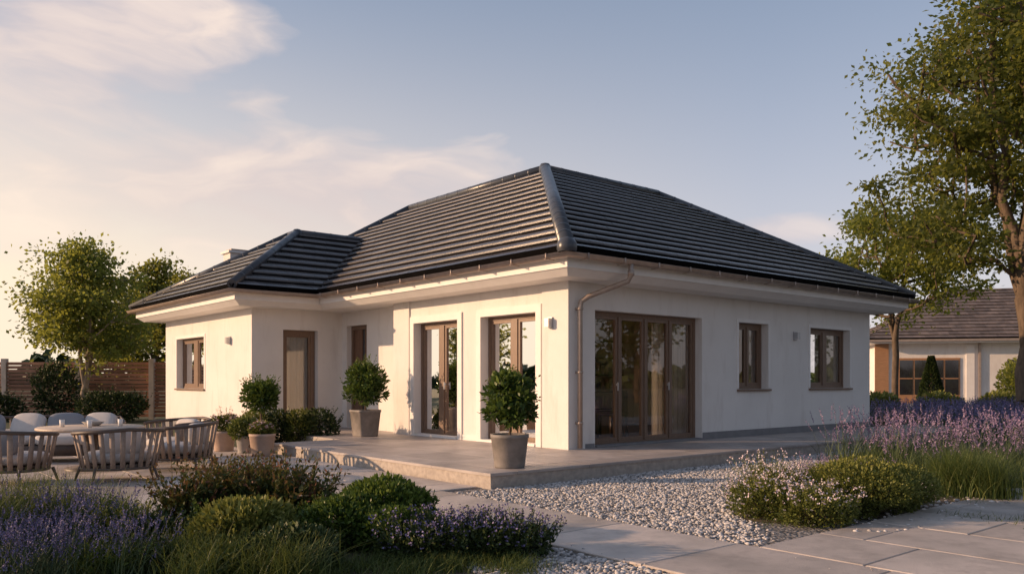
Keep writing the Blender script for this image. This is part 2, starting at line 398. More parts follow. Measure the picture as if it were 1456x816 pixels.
# ---------------------------------------------------------------- pebbles
def pebbles(name,poly_test,x0,x1,y0,y1,n,smin=.012,smax=.03,z=.012):
    t=(1+5**.5)/2
    I=unit(np.array([(-1,t,0),(1,t,0),(-1,-t,0),(1,-t,0),(0,-1,t),(0,1,t),(0,-1,-t),(0,1,-t),(t,0,-1),(t,0,1),(-t,0,-1),(-t,0,1)],float))
    IF=np.array([(0,11,5),(0,5,1),(0,1,7),(0,7,10),(0,10,11),(1,5,9),(5,11,4),(11,10,2),(10,7,6),(7,1,8),(3,9,4),(3,4,2),(3,2,6),(3,6,8),(3,8,9),(4,9,5),(2,4,11),(6,2,10),(8,6,7),(9,8,1)])
    P=np.stack([rng.uniform(x0,x1,n),rng.uniform(y0,y1,n)],1); P=P[poly_test(P)]; n=len(P)
    s=smin+(smax-smin)*rng.random(n)**1.8; sc=np.stack([s*rng.uniform(.8,1.3,n),s*rng.uniform(.7,1,n),s*rng.uniform(.45,.7,n)],1)
    V=I[None]*sc[:,None]*(1+rng.normal(size=(n,12,1))*.08); a=rng.random(n)*6.28; c,q=np.cos(a)[:,None],np.sin(a)[:,None]
    X=V[...,0]*c-V[...,1]*q+P[:,:1]; Y=V[...,0]*q+V[...,1]*c+P[:,1:]; Z=V[...,2]+z+rng.random((n,1))*.008
    F=(np.arange(n)[:,None,None]*12+IF[None]).reshape(-1,3)
    return np_mesh(name,[(np.stack([X,Y,Z],-1).reshape(-1,3),F,np.repeat(rng.random(n)**.8,20),'pebble')])
def bedline(P):
    xs=[-3.6,-2.6,-2.3,-.6,1.6,5.7,12]; ys=[-5.75,-5.0,-4.55,-3.9,-3.1,-1.95,-1.85]
    return P[:,1]>np.interp(P[:,0],xs,ys)-.05-.25*rng.random(len(P))**3
pebbles('gravel_pebbles',bedline,-3.5,6,-5.7,-1.83,36000,.009,.026)
pebbles('gravel_pebbles',lambda P:(P[:,0]>-6.3+ (P[:,1]+9.5)*.14),-6.2,-4.73,-8,-2.6,12000,.009,.026)
pebbles('loose_stones',lambda P:P[:,0]>-9,-2.4,6,-6.2,-4.4,1300,.008,.03,.02)
pebbles('loose_stones',lambda P:rng.random(len(P))<np.exp(-np.minimum(P[:,0]+4.7,-3.55-P[:,0])/.05),-4.7,-3.56,-8.5,-2,1400,.005,.012,.034)

# ---------------------------------------------------------------- house
house=empty('bungalow_house')
T=.35
wb=MB()
def wall(axis,c,dirn,s0,s1,ops=(),z0=.0,z1=2.93,mat='plaster'):
    c0,c1=(c,c+T) if dirn>0 else (c-T,c)
    def bx(a,b_,za,zb):
        if b_-a<.001 or zb-za<.001: return
        if axis=='a': wb.box(c0,c1,a,b_,za,zb,mat)
        else: wb.box(a,b_,c0,c1,za,zb,mat)
    s=s0
    for (o0,o1,q0,q1) in sorted(ops):
        bx(s,o0,z0,z1); bx(o0,o1,z0,q0); bx(o0,o1,q1,z1); s=o1
    bx(s,s1,z0,z1)
R_ops=[(.60,3.42,.2,2.44),(4.57,5.58,1.12,2.42),(7.17,8.86,1.12,2.42)]
L_ops=[(.75,2.23,.2,2.42),(2.93,4.40,.2,2.42)]
Rec_ops=[(6.75,7.66,.2,2.54)]
Wb_ops=[(-1.19,-.35,.2,2.42)]
Wa_ops=[(10.77,12.79,1.08,2.36)]
wall('b',0,1,0,9.8,R_ops); wall('a',0,1,.35,5.10,L_ops); wall('b',5.10-T,1,.35,.62+.0)
wall('a',.27,1,5.10,7.88,Rec_ops)
wall('b',7.88,1,-1.91,.62,Wb_ops); wall('a',-1.91,1,8.23,13.7,Wa_ops)
wall('a',9.8,-1,.35,9.0,[(1.2,4.2,.4,2.44)]); wall('b',9.0,-1,7.2,9.45); wall('a',7.2,-1,9.0,13.7-T); wall('b',13.7,-1,-1.91+T,7.2)  # end-wall opening is out of view, added to let daylight brighten the rooms
wb.build('walls',house)
ib=MB()
ib.box(.36,9.44,.36,8.64,.05,.195,'infloor'); ib.box(-1.5,6.8,8.66,13.3,.05,.195,'infloor')
ib.box(.36,9.44,4.4,4.52,.2,2.85,'inwall'); ib.box(6.5,6.62,.36,4.38,.2,2.85,'inwall')
ib.box(-1.5,3,8.9,9.0,.2,2.85,'inwall'); ib.box(1.7,1.8,5.44,7.9,.2,2.85,'inwall'); ib.box(.4,.5,9.0,13.2,.2,2.85,'inwall')
ib.build('interior_rooms',house)
fb=MB()
fb.lathe((2.3,2.4,.2),[(0,.72),(.55,.72),(.55,.76),(0,.76)],'tabletop'); fb.lathe((2.3,2.4,.2),[(.25,0),(.25,.03),(.05,.06),(.05,.72)],'darkwood')
for (x,y,r) in ((1.3,1.4,.6),(1.6,3.0,-.5),(3.1,2.1,2.6),(2.5,1.4,1.6)):
    fb.box(x-.22,x+.22,y-.22,y+.22,.62,.68,'darkwood',rot=r,piv=(x,y)); fb.box(x-.22,x-.18,y-.2,y+.2,.68,1.1,'darkwood',rot=r,piv=(x,y))
    for i in(-1,1):
        for j in(-1,1): fb.box(x+i*.19-.02,x+i*.19+.02,y+j*.19-.02,y+j*.19+.02,.2,.62,'darkwood',rot=r,piv=(x,y))
fb.box(.9,3.9,3.9,4.38,.2,1.1,'trim'); fb.box(.9,3.9,3.88,4.38,1.1,1.14,'darkwood'); fb.box(2.6,3.4,4.34,4.38,1.4,2.1,'darkwood')
for k in range(5): fb.box(4.5+.02*k,5.8,4.1,4.37,.6+k*.4,.63+k*.4,'darkwood')
for k in range(22): x=4.55+(k%8)*.15; z=.63+(k//8)*.4; fb.box(x,x+.09,4.18,4.34,z,z+random.uniform(.12,.3),random.choice(['cushion','terra','cushg','trim']))
fb.tube([(2.3,2.4,2.85),(2.3,2.4,2.2)],.008,'darkwood'); fb.lathe((2.3,2.4,1.95),[(.28,0),(.2,.18),(.05,.26)],'tabletop')
fb.build('interior_furniture',house,True)
win=MB(); gl=MB(); cur=MB()
def P3(axis,c,s,d,z,dirn=1):
    return (c+d*dirn,s,z) if axis=='a' else (s,c+d*dirn,z)
def wbx(B,axis,c,s0,s1,d0,d1,z0,z1,mat,r=None):
    if axis=='a': B.box(c+d0,c+d1,s0,s1,z0,z1,mat,r)
    else: B.box(s0,s1,c+d0,c+d1,z0,z1,mat,r)
def window(axis,c,s0,s1,z0,z1,n,curt=(),sill=True,fw=.065,depth=.15,post=0,cd=.31,handle=False):
    e=.004; s0+=e; s1-=e; z1-=e; z0+=e
    d0,d1=depth,depth+.08
    wbx(win,axis,c,s0,s0+fw,d0,d1,z0,z1,'frame'); wbx(win,axis,c,s1-fw,s1,d0,d1,z0,z1,'frame')
    wbx(win,axis,c,s0+fw,s1-fw,d0,d1,z1-fw,z1,'frame'); wbx(win,axis,c,s0+fw,s1-fw,d0,d1,z0,z0+fw*.8,'frame')
    a,b_=s0+fw,s1-fw; w=(b_-a)/n
    mh=.022+post
    for i in range(n):
        p,q=a+i*w,a+(i+1)*w
        if i: wbx(win,axis,c,p-mh,p+mh,d0-.006,d1-.006,z0+fw*.8,z1-fw,'frame')
        k=.055; x0,x1=p+(mh if i else 0),q-(mh if i<n-1 else 0); y0,y1=z0+fw*.8,z1-fw
        dd0,dd1=d0+.012,d1-.012
        wbx(win,axis,c,x0,x0+k,dd0,dd1,y0,y1,'frame'); wbx(win,axis,c,x1-k,x1,dd0,dd1,y0,y1,'frame')
        wbx(win,axis,c,x0+k,x1-k,dd0,dd1,y1-k,y1,'frame'); wbx(win,axis,c,x0+k,x1-k,dd0,dd1,y0,y0+k*1.3,'frame')
        g=[P3(axis,c,x0+k-.005,d0+.04,y0+k),P3(axis,c,x1-k+.005,d0+.04,y0+k),P3(axis,c,x1-k+.005,d0+.04,y1-k+.005),P3(axis,c,x0+k-.005,d0+.04,y1-k+.005)]
        gl.add(g,[(0,1,2,3)],'glass')
        if handle and i%2==0:
            wbx(win,axis,c,x1-k+.012,x1-k+.032,dd0-.03,dd0,1.2,1.24,'lamp'); wbx(win,axis,c,x1-k+.012,x1-k+.032,dd0-.045,dd0-.03,1.12,1.26,'lamp')
    if sill: wbx(win,axis,c,s0-.06,s1+.06,-.05,d0-.002,z0-.045,z0-.006,'frame')
    for (c0,c1) in curt:
        m=int((c1-c0)/.012); V=[];F=[]; ph=random.random()*6
        for i in range(m+1):
            s=c0+(c1-c0)*i/m; off=.03*math.sin(s*46+ph+.6*math.sin(s*9))+.010*math.sin(s*131+ph)
            V+=[P3(axis,c,s,cd+off*.7,z0+.0),P3(axis,c,s,cd+off,z1+.02)]
        F=[(2*i,2*i+2,2*i+3,2*i+1) for i in range(m)]
        cur.add(V,F,'curtain')
window('b',0,.60,3.42,.2,2.44,4,[(.62,.90),(2.35,3.40)],sill=False,handle=True)
window('b',0,4.57,5.58,1.12,2.42,2,[(4.6,4.85),(5.2,5.56)])
window('b',0,7.17,8.86,1.12,2.42,2,[(7.2,7.6),(8.2,8.84)],post=.05)
window('a',0,.75,2.23,.2,2.42,2,[(.77,1.30),(1.80,2.21)],sill=False,post=.05,handle=True)
window('a',0,2.93,4.40,.2,2.42,2,[(2.95,3.35),(3.75,4.38)],sill=False,post=.05,handle=True)
window('b',7.88,-1.19,-.35,.2,2.42,1,[(-1.17,-.37)],sill=False,fw=.10,cd=.27)
window('a',-1.91,10.77,12.79,1.08,2.36,2,[(10.8,11.5),(12.1,12.77)],post=.12)
# recessed entrance door: frame, boarded leaf, glazed strip, handle
wbx(win,'a',.27,6.754,6.84,.12,.22,.204,2.536,'frame'); wbx(win,'a',.27,7.57,7.656,.12,.22,.204,2.536,'frame'); wbx(win,'a',.27,6.84,7.57,.12,.22,2.45,2.536,'frame')
for k in range(6):
    s=6.84+k*.1217
    if k==2: continue
    wbx(win,'a',.27,s+.003,s+.1187,.15,.20,.21,2.449,'doorwood')
wbx(win,'a',.27,7.086,7.203,.165,.185,.21,2.449,'darkglass')
wbx(win,'a',.27,6.90,6.92,.10,.15,1.0,1.5,'lamp')
win.build('window_frames',house); gl.build('window_glass',house); cur.build('curtains',house,True)
tb=MB()
def arch(axis,c,s0,s1,z0,z1,w=.13,p=.03,full=True):
    wbx(tb,axis,c,s0-w,s0,-p,-.001,z0,z1+w,'trim'); wbx(tb,axis,c,s1,s1+w,-p,-.001,z0,z1+w,'trim'); wbx(tb,axis,c,s0,s1,-p,-.001,z1,z1+w,'trim')
arch('a',0,.75,2.23,.2,2.42); arch('a',0,2.93,4.40,.2,2.42)
for (o0,o1,z0,z1) in ((4.57,5.58,1.14,2.42),(7.17,8.86,1.14,2.42)): arch('b',0,o0,o1,z0,z1,.07,.012)
arch('a',-1.91,10.77,12.79,1.09,2.36,.07,.012)
wbx(tb,'b',0,-.035,.34,-.035,-.0005,.2,2.86,'plaster'); wbx(tb,'a',0,0.0,.58,-.035,-.0005,.2,2.86,'plaster')
wbx(tb,'a',0,4.56,5.135,-.035,-.0005,.2,2.86,'plaster')
wbx(tb,'b',0,3.44,9.82,-.012,-.0005,.2,.33,'plinth'); wbx(tb,'b',0,.36,.58,-.012,-.0005,.2,.27,'plinth')
wbx(tb,'a',0,2.37,2.79,-.014,-.0005,.2,.30,'trim')
wbx(tb,'a',0,.76,2.22,-.05,.14,.203,.245,'trim'); wbx(tb,'a',0,2.94,4.39,-.05,.14,.203,.245,'trim'); wbx(tb,'b',0,.61,3.41,-.04,.14,.203,.232,'plinth')
wbx(tb,'a',-1.91,7.87,13.7,-.012,-.0005,.0,.22,'plinth')
tb.build('wall_trim',house)
for nm,(ax,c,s,z) in enumerate((('a',0,.36,2.22),('b',0,6.55,2.22),('a',-1.91,9.1,2.2),('a',0.27,5.32,2.12))):
    lb=MB(); off=.036 if (ax=='a' and c==0) else 0
    wbx(lb,ax,c-off,s-.045,s+.045,-.03,0,z-.09,z+.09,'lamp'); wbx(lb,ax,c-off,s-.05,s+.05,-.11,-.03,z-.07,z+.07,'lamp'); wbx(lb,ax,c-off,s-.04,s+.04,-.10,-.04,z-.085,z-.07,'trim')
    lb.build('wall_lamp_%d'%(nm+1),house)
def outline(i):
    return [(-.7+i,-.7+i),(10.5-i,-.7+i),(10.5-i,9.7-i),(7.9-i,9.7-i),(7.9-i,14.3-i),(-2.61+i,14.3-i),(-2.61+i,7.18+i),(-.7+i,7.18+i)]
eb=MB()
def prism(i,z0,z1,mat):
    o=outline(i); n=len(o); V=[(x,y,z0) for x,y in o]+[(x,y,z1) for x,y in o]
    eb.add(V,[tuple(range(n))[::-1],tuple(range(n,2*n))]+[(k,(k+1)%n,n+(k+1)%n,n+k) for k in range(n)],mat)
prism(.03,3.12,3.165,'trim'); prism(.08,2.965,3.119,'trim')
o1=outline(.10); o2=outline(.24); n=8
eb.add([(x,y,2.964) for x,y in o1]+[(x,y,2.86) for x,y in o2],[(k,(k+1)%n,n+(k+1)%n,n+k) for k in range(n)]+[tuple(range(n,2*n))[::-1]],'trim')
eb.build('eaves_soffit',house)
gb=MB()
prof=[(.0,3.165)]+[(.065-.065*math.cos(a),3.15-.065*math.sin(a)) for a in [math.pi*k/8 for k in range(9)]]+[(.135,3.155),(.135,3.162),(.12,3.162)]
ol=outline(0); n=len(ol); V=[]
for d,z in prof:
    V+=[(x,y,z) for x,y in outline(-d+.02)]
F=[(j*n+k,j*n+(k+1)%n,(j+1)*n+(k+1)%n,(j+1)*n+k) for j in range(len(prof)-1) for k in range(n)]
gb.add(V,F,'gutter')
x=-.4
while x<10.3:
    gb.box(x,x+.025,-.86,-.67,3.078,3.086,'gutter'); gb.box(x,x+.025,-.84,-.825,3.08,3.17,'gutter'); x+=.8
y=-.4
while y<7:
    gb.box(-.86,-.67,y,y+.025,3.078,3.086,'gutter'); gb.box(-.84,-.825,y,y+.025,3.08,3.17,'gutter'); y+=.8
gb.tube([(.62,-.76,3.10),(.62,-.76,2.93),(.60,-.72,2.84),(.24,-.22,2.62),(.16,-.13,2.54),(.14,-.12,2.44),(.14,-.12,.22)],.042,'gutter',12)
gb.tube([(.62,-.76,3.0),(.62,-.76,2.92)],.054,'gutter',12)
for z in (2.4,1.4,.6): gb.tube([(.14,-.12,z),(.14,-.12,z+.04)],.052,'gutter',12); gb.box(.12,.16,-.09,-.03,z,z+.04,'gutter')
gb.build('gutters',house,True)
ZE=3.2; ZR=6.05; APX=(3.6,4.5)
rb=MB()
def clip(poly,half):
    out=poly
    for (nx,ny,d) in half:
        res=[]
        for i in range(len(out)):
            p,q=out[i],out[(i+1)%len(out)]; a=nx*p[0]+ny*p[1]-d; b_=nx*q[0]+ny*q[1]-d
            if a>=0: res.append(p)
            if (a>=0)!=(b_>=0):
                t=a/(a-b_); res.append((p[0]+t*(q[0]-p[0]),p[1]+t*(q[1]-p[1])))
        out=res
        if len(out)<3: return []
    return out
def roof_plane(pts,tw=.30,th=.345,mat='tile'):
    pts=[Vector(p) for p in pts]; O=pts[0]; U=(pts[1]-pts[0]).normalized()
    N=None
    for k in range(2,len(pts)):
        c=(pts[1]-pts[0]).cross(pts[k]-pts[0])
        if c.length>.01: N=c.normalized(); break
    if N.z<0: N=-N
    W=N.cross(U).normalized()
    if W.z<0: W=-W
    q=[((p-O).dot(U),(p-O).dot(W)) for p in pts]
    area=sum(q[i][0]*q[(i+1)%len(q)][1]-q[(i+1)%len(q)][0]*q[i][1] for i in range(len(q)))
    if area<0: q=q[::-1]
    half=[]
    for i in range(len(q)):
        a,b_=q[i],q[(i+1)%len(q)]; dx,dy=b_[0]-a[0],b_[1]-a[1]; L=math.hypot(dx,dy)
        if L<.001: continue
        nx,ny=-dy/L,dx/L; half.append((nx,ny,nx*a[0]+ny*a[1]))
    u0=min(a for a,_ in q); u1=max(a for a,_ in q); w1=max(b_ for _,b_ in q); r=0; w=0
    rb.add([tuple(p-N*.01) for p in pts],[tuple(range(len(pts)))],mat)
    while w<w1:
        u=u0-(tw/2 if r%2 else 0)
        while u<u1:
            rr=random.random(); jit=random.uniform(-.002,.002)
            for (wa,wb_,oa,ob) in ((w-.022,w,.058,.084),(w,w+.05,.084,.085),(w+.05,w+th,.085,.018)):
                po=clip([(u+.001,wa),(u+tw-.001,wa),(u+tw-.001,wb_),(u+.001,wb_)],half)
                if po:
                    V=[];n_=len(po)
                    for (a,c) in po:
                        off=oa+(ob-oa)*((c-wa)/(wb_-wa))+jit; V.append(O+U*a+W*c+N*off)
                    if wa<w:
                        lo_=[O+U*a+W*c+N*.0 for (a,c) in po]
                        rb.add(V,[tuple(range(n_))],mat,rr)
                        rb.add(V+lo_,[(k,(k+1)%n_,n_+(k+1)%n_,n_+k) for k in range(n_)],'riser_shade',rr)
                    else: rb.add(V,[tuple(range(n_))],mat,rr)
            u+=tw
        w+=th; r+=1
e0=(-.72,-.72,ZE); R1=(3.6,4.5,ZR); R2=(7.53,4.5,ZR); R3=(3.6,10.1,ZR)
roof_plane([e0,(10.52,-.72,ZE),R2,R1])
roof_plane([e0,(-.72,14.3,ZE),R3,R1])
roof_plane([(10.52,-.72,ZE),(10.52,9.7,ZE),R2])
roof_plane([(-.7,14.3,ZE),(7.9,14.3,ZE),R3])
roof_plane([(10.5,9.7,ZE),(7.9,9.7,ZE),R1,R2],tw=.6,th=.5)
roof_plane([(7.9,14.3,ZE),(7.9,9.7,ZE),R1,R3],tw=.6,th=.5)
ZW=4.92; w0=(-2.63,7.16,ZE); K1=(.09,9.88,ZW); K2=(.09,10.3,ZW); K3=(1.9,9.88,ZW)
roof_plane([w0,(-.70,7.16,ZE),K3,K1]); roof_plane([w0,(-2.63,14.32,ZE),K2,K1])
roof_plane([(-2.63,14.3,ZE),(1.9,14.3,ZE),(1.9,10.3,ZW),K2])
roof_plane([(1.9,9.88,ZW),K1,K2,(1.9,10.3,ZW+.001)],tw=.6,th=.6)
rb.build('roof_tiles',house)
hb=MB()
def caps(p,q,r=.10,lift=.06):
    p,q=Vector(p)+Vector((0,0,lift)),Vector(q)+Vector((0,0,lift)); hb.tube([p,q],[r,r],'ridge',18)
    d=q-p; k=int(d.length/.45)
    for i in range(1,k): c=p+d*(i/k); hb.tube([c,c+d.normalized()*.03],[r*1.06]*2,'ridge',18,cap=False)
caps(e0,R1,.125); caps(R1,R2); caps(R1,R3); caps((10.52,-.72,ZE),R2,.09); caps((-.7,14.3,ZE),R3); caps(w0,K1,.10); caps(K1,K3,.09); caps(K1,K2,.09); caps((-2.63,14.32,ZE),K2,.09)
caps((-.66,7.18,ZE+.02),(1.9,9.88,ZW+.02),.05,.0)
hb.lathe((-.74,-.74,ZE-.02),[(.0,.20),(.1,.175),(.145,.10),(.15,0.02),(.13,-.02)],'ridge')
hb.lathe((3.6,4.5,ZR+.0),[(.0,.20),(.1,.17),(.14,.1),(.14,-.05)],'ridge')
hb.lathe((.09,9.88,ZW+.0),[(.0,.17),(.08,.15),(.12,.1),(.12,-.05)],'ridge')
hb.build('ridge_caps',house,True)
cb=MB()
cb.box(-.45,.20,12.9,13.4,3.6,4.80,'plaster'); cb.box(-.51,.26,12.84,13.46,4.80,4.86,'trim'); cb.box(-.4,.15,12.95,13.35,4.86,4.92,'gutter')
cb.build('chimney',house)

# ---------------------------------------------------------------- neighbour house
nh=empty('neighbouring_house'); nbx=MB()
W=8;D=9
nbx.box(-W,W,-D/2,D/2,0,3.3,'plaster')
nbx.box(-W-.7,W+.7,-D/2-.7,D/2+.7,3.3,3.5,'trim')
rb=MB(); z=3.52; a,c=W+.8,D/2+.8; rz=6.6; rr=2.6
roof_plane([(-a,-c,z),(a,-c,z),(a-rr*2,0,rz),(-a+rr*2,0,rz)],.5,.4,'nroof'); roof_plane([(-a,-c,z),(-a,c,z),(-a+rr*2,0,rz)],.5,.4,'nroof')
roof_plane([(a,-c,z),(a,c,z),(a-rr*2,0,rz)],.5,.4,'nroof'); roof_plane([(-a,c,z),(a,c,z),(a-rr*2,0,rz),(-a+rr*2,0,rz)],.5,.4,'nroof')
nbx.box(-7.0,-3.9,-D/2-.05,-D/2-.003,0,2.5,'garage')
for k in range(4): nbx.box(-6.93+k*.76,-6.93+k*.76+.66,-D/2-.075,-D/2-.051,.5,2.38,'darkglass')
for k in range(4): nbx.box(-6.93+k*.76,-6.93+k*.76+.66,-D/2-.085,-D/2-.0755,1.35,1.41,'garage')
nbx.box(-8.2,-7.5,-D/2-.12,-D/2-.003,0,3.28,'garage')
nbx.box(-3.6,-3.2,-D/2-.07,-D/2-.003,0,3.2,'trim'); nbx.box(-3.0,-2.9,-D/2-.14,-D/2-.04,0,3.3,'gutter')
nbx.box(-1.6,-.2,-D/2-.03,-D/2-.003,1,2.4,'darkglass'); nbx.box(1,3,-D/2-.03,-D/2-.003,1,2.4,'darkglass'); nbx.box(-8.7,8.7,-D/2-.82,-D/2-.72,3.38,3.5,'gutter')
p=site(29.2,48); rz_=math.radians(-40-14)
nbx.build('walls',nh,loc=p,rz=rz_); rb.build('roof',nh,loc=p,rz=rz_)

# ---------------------------------------------------------------- fence
fe=empty('slat_fence'); fb=MB()
p0=Vector(site(-24,27)); p1=Vector(site(-9.5,27.2)); d=(p1-p0); L=d.length; ang=math.atan2(d.y,d.x)
nspan=6
for i in range(nspan+1):
    x=i*L/nspan; fb.box(x-.08,x+.08,-.08,.08,0,2.0,'fencep')
for i in range(nspan):
    xa,xb=i*L/nspan+.09,(i+1)*L/nspan-.09
    for k in range(15): fb.box(xa,xb,-.015,.015,.08+k*.122,.08+k*.122+.1,'fencew')
fb.build('slats_and_posts',fe,loc=p0,rz=ang)

# ---------------------------------------------------------------- outdoor furniture
def chair(X,Y,face):
    b=MB(); R=.42
    A=[math.radians(t) for t in np.linspace(-125,125,19)]
    pt=lambda t,r,z:( -r*math.cos(t), r*math.sin(t)*1.12, z)
    n_=len(A); TZ=lambda t:.66-.07*abs(t)/2.2
    top=[pt(t,R+.05,TZ(t)) for t in A]; low=[pt(t,R-.03,.17) for t in A]
    b.tube(top,.024,'chairframe',8); b.tube(low,.018,'chairframe',8)
    for i in range(n_-1):
            t=A[i]*.5+A[i+1]*.5; tp=Vector(pt(t,R+.05,TZ(t))); lo=Vector(pt(t,R-.03,.17)); dt=Vector((math.sin(t),math.cos(t),0))*.029
            nn=Vector((-math.cos(t),math.sin(t),0))*.006
            b.add([lo-dt-nn,lo+dt-nn,tp+dt-nn,tp-dt-nn,lo-dt+nn,lo+dt+nn,tp+dt+nn,tp-dt+nn],[(0,1,2,3),(7,6,5,4),(0,4,5,1),(1,5,6,2),(2,6,7,3),(3,7,4,0)],'slat')
    for t in (-2.1,-.8,.8,2.1):
        q=pt(t,R+.0,.18); g=pt(t,R+.06,.0); b.tube([q,g],[.02,.014],'chairframe',8)
    b.lathe((0,0,0),[(0,.17),(.38,.17),(.39,.20),(.38,.22),(0,.22)],'chairframe')
    b.cushion((.03,0,.30),(.72,.76,.16),'cushion',e=.6)
    b.cushion((-.22,0,.50),(.52,.15,.32),'cushg' if random.random()<.5 else 'cushion',rz=math.pi/2+random.uniform(-.2,.2),rx=.15,e=.55)
    x,y,_=site(X,Y,.03)
    return b.build('patio_chair',None,True,(x,y,.03),face-math.radians(40))
tx,ty=-6.0,11.7
for (X,Y) in ((-6.2,10.15),(-5.0,10.45),(-4.72,11.75),(-5.25,12.85)):
    chair(X,Y,math.atan2(ty-Y,tx-X))
b=MB(); tc=site(tx,ty,.03)
b.lathe((0,0,0),[(0,.56),(.66,.56),(.70,.575),(.70,.595),(.68,.61),(0,.61)],'tabletop',48); b.lathe((0,0,0),[(.34,0),(.34,.03),(.10,.07),(.08,.3),(.14,.55),(0,.56)],'chairframe')
b.lathe((.05,.1,.611),[(0,0),(.08,0),(.15,.06),(.145,.062),(.075,.012),(0,.012)],'potgrey')
for gx,gy in ((-.35,.1),(.35,-.15),(-.1,-.35)): b.lathe((gx,gy,.611),[(0,0),(.03,0),(.035,.10),(.032,.10),(.028,.01),(0,.01)],'trim',16)
b.build('patio_table',None,True,tc)
b=MB()
b.box(-1.15,1.15,-.42,.42,.10,.26,'chairframe')
for x in(-1.08,1.08):
    for y in(-.36,.36): b.box(x-.03,x+.03,y-.03,y+.03,0,.1,'chairframe')
top=[(-1.2,-.4,.52),(-1.22,.2,.58),(-1.1,.46,.66),(0,.5,.68),(1.1,.46,.66),(1.22,.2,.58),(1.2,-.4,.52)]
b.tube(top,.02,'chairframe'); 
for i in range(44):
    t=i/43*6; k=min(5,int(t)); f_=t-k; q=Vector(top[k]).lerp(Vector(top[k+1]),f_); b.tube([(q.x*.97,q.y*.97,.2),q],.012,'slat',6)
for x in(-.56,.56): b.cushion((x,-.04,.34),(1.1,.8,.18),'cushion')
for x,m_,r in((-.8,'cushg',.1),(-.2,'cushion',-.1),(.35,'cushg',.05),(.85,'cushion',-.1)): b.cushion((x,.22,.56),(.54,.18,.38),m_,rz=r*3,rx=-.45,e=.62)
x,y,_=site(-7.45,12.9); b.build('outdoor_sofa',None,True,(x,y,.03),math.radians(-40+14))

# ---------------------------------------------------------------- pots & plants
def pot(b,c,r,h,mat,sq=0): b.lathe(c,[(0,.0),(r*.8,.0),(r*.82,.02),(r,h-.05),(r*1.04,h-.045),(r*1.04,h),(r*.93,h),(r*.9,h-.06),(0,h-.06)],mat,40,sq); b.lathe(c,[(r*.9,h-.055),(0,h-.04)],'soil',24,sq)
def potted(nm,X,Y,z,r,h,mat,plant,sq=0):
    e=empty(nm); x,y,_=site(X,Y); b=MB(); pot(b,(x,y,z),r,h,mat,sq); b.build('pot',e,True)
    np_mesh('foliage',plant((x,y,z+h)),e)
def laurel(s,hh,n):
    def f(c):
        x,y,z=c; parts=[]
        b0=np.array([x,y,z-.05])
        nodes=[b0,b0+[0.01,0,.12],b0+[.0,.01,hh*.55]]; par=[-1,0,1]
        for k in range(10):
            a=k*2.4; nodes.append(b0+np.array([math.cos(a)*s*.5,math.sin(a)*s*.5,hh*(.45+.05*k)])); par.append(1+(k%2))
        parts.append(skel_mesh(nodes,par,[.02,.018,.012]+[.008]*10,'bark'))
        for k in range(16):
            a=k*2.4; rr_=s*.70*math.sqrt((k%8+1)/8); zz=z+hh*(.26+.62*((k*7)%16)/16)
            taper=1-.45*abs((zz-z)/hh-.5)*2
            cc=(x+math.cos(a)*rr_*taper,y+math.sin(a)*rr_*taper,zz)
            parts+=bush('x',cc,(s*.36,s*.36,s*.30),n//16,.09,'laurel',ratio=.42,shell=.4,stems=False,flat=False)
            parts+=sprigs(cc,(s*.3,s*.3,s*.3),6,s*.5,.08,'laurel',7)
        return parts
    return f
potted('potted_laurel',-.03,10.35,.2,.235,.42,'pot',laurel(.36,.76,2600))
potted('potted_laurel',-2.87,16.05,.2,.25,.52,'pot',laurel(.48,.90,3200),.6)
def flowers_top(mk,n,s,zoff=.02):
    def ex(P,d,rad):
        idx=np.where((rad>.75)&(d[:,2]>-.1))[0]
        idx=rng.choice(idx,min(n,len(idx)),replace=False); Q=P[idx]+d[idx]*.02+np.array([0,0,zoff])
        out=[]
        for k in range(4):
            a=k*math.pi/2; D=np.stack([np.full(len(Q),math.cos(a)),np.full(len(Q),math.sin(a)),np.full(len(Q),.5)],1)+rng.normal(size=Q.shape)*.3
            out.append(leaves(Q,D,s,mk,.8))
        return out
    return ex
potted('potted_flowers',-5.16,14.7,.03,.20,.36,'terra',lambda c:bush('x',(c[0],c[1],c[2]+.13),(.25,.25,.17),1500,.05,'boxleaf',extra=flowers_top('pinkflower',90,.035),stems=False)+sprigs((c[0],c[1],c[2]+.05),(.18,.18,.15),26,.26,.04,'boxleaf',6,top='pinkflower'))
potted('potted_flowers',-4.2,13.8,.03,.21,.37,'terra',lambda c:bush('x',(c[0],c[1],c[2]+.06),(.2,.2,.12),1300,.05,'boxleaf',extra=flowers_top('pinkflower',40,.035),stems=False))
potted('potted_shrub',-4.65,14.3,.03,.15,.30,'potgrey',lambda c:bush('x',(c[0],c[1],c[2]+.12),(.28,.2,.2),1500,.06,'grass',stems=False))
potted('potted_topiary',-4.68,15.3,.03,.2,.38,'terra',lambda c:bush('x',(c[0],c[1],c[2]+.60),(.34,.34,.28),2200,.08,'laurel',stems=False,flat=False,shell=.45)+sprigs((c[0],c[1],c[2]+.60),(.32,.32,.25),60,.24,.07,'laurel',7)+[skel_mesh([np.array(c)-[0,0,.05],np.array(c)+[0,0,.4]],[-1,0],[.02,.02],'bark')])

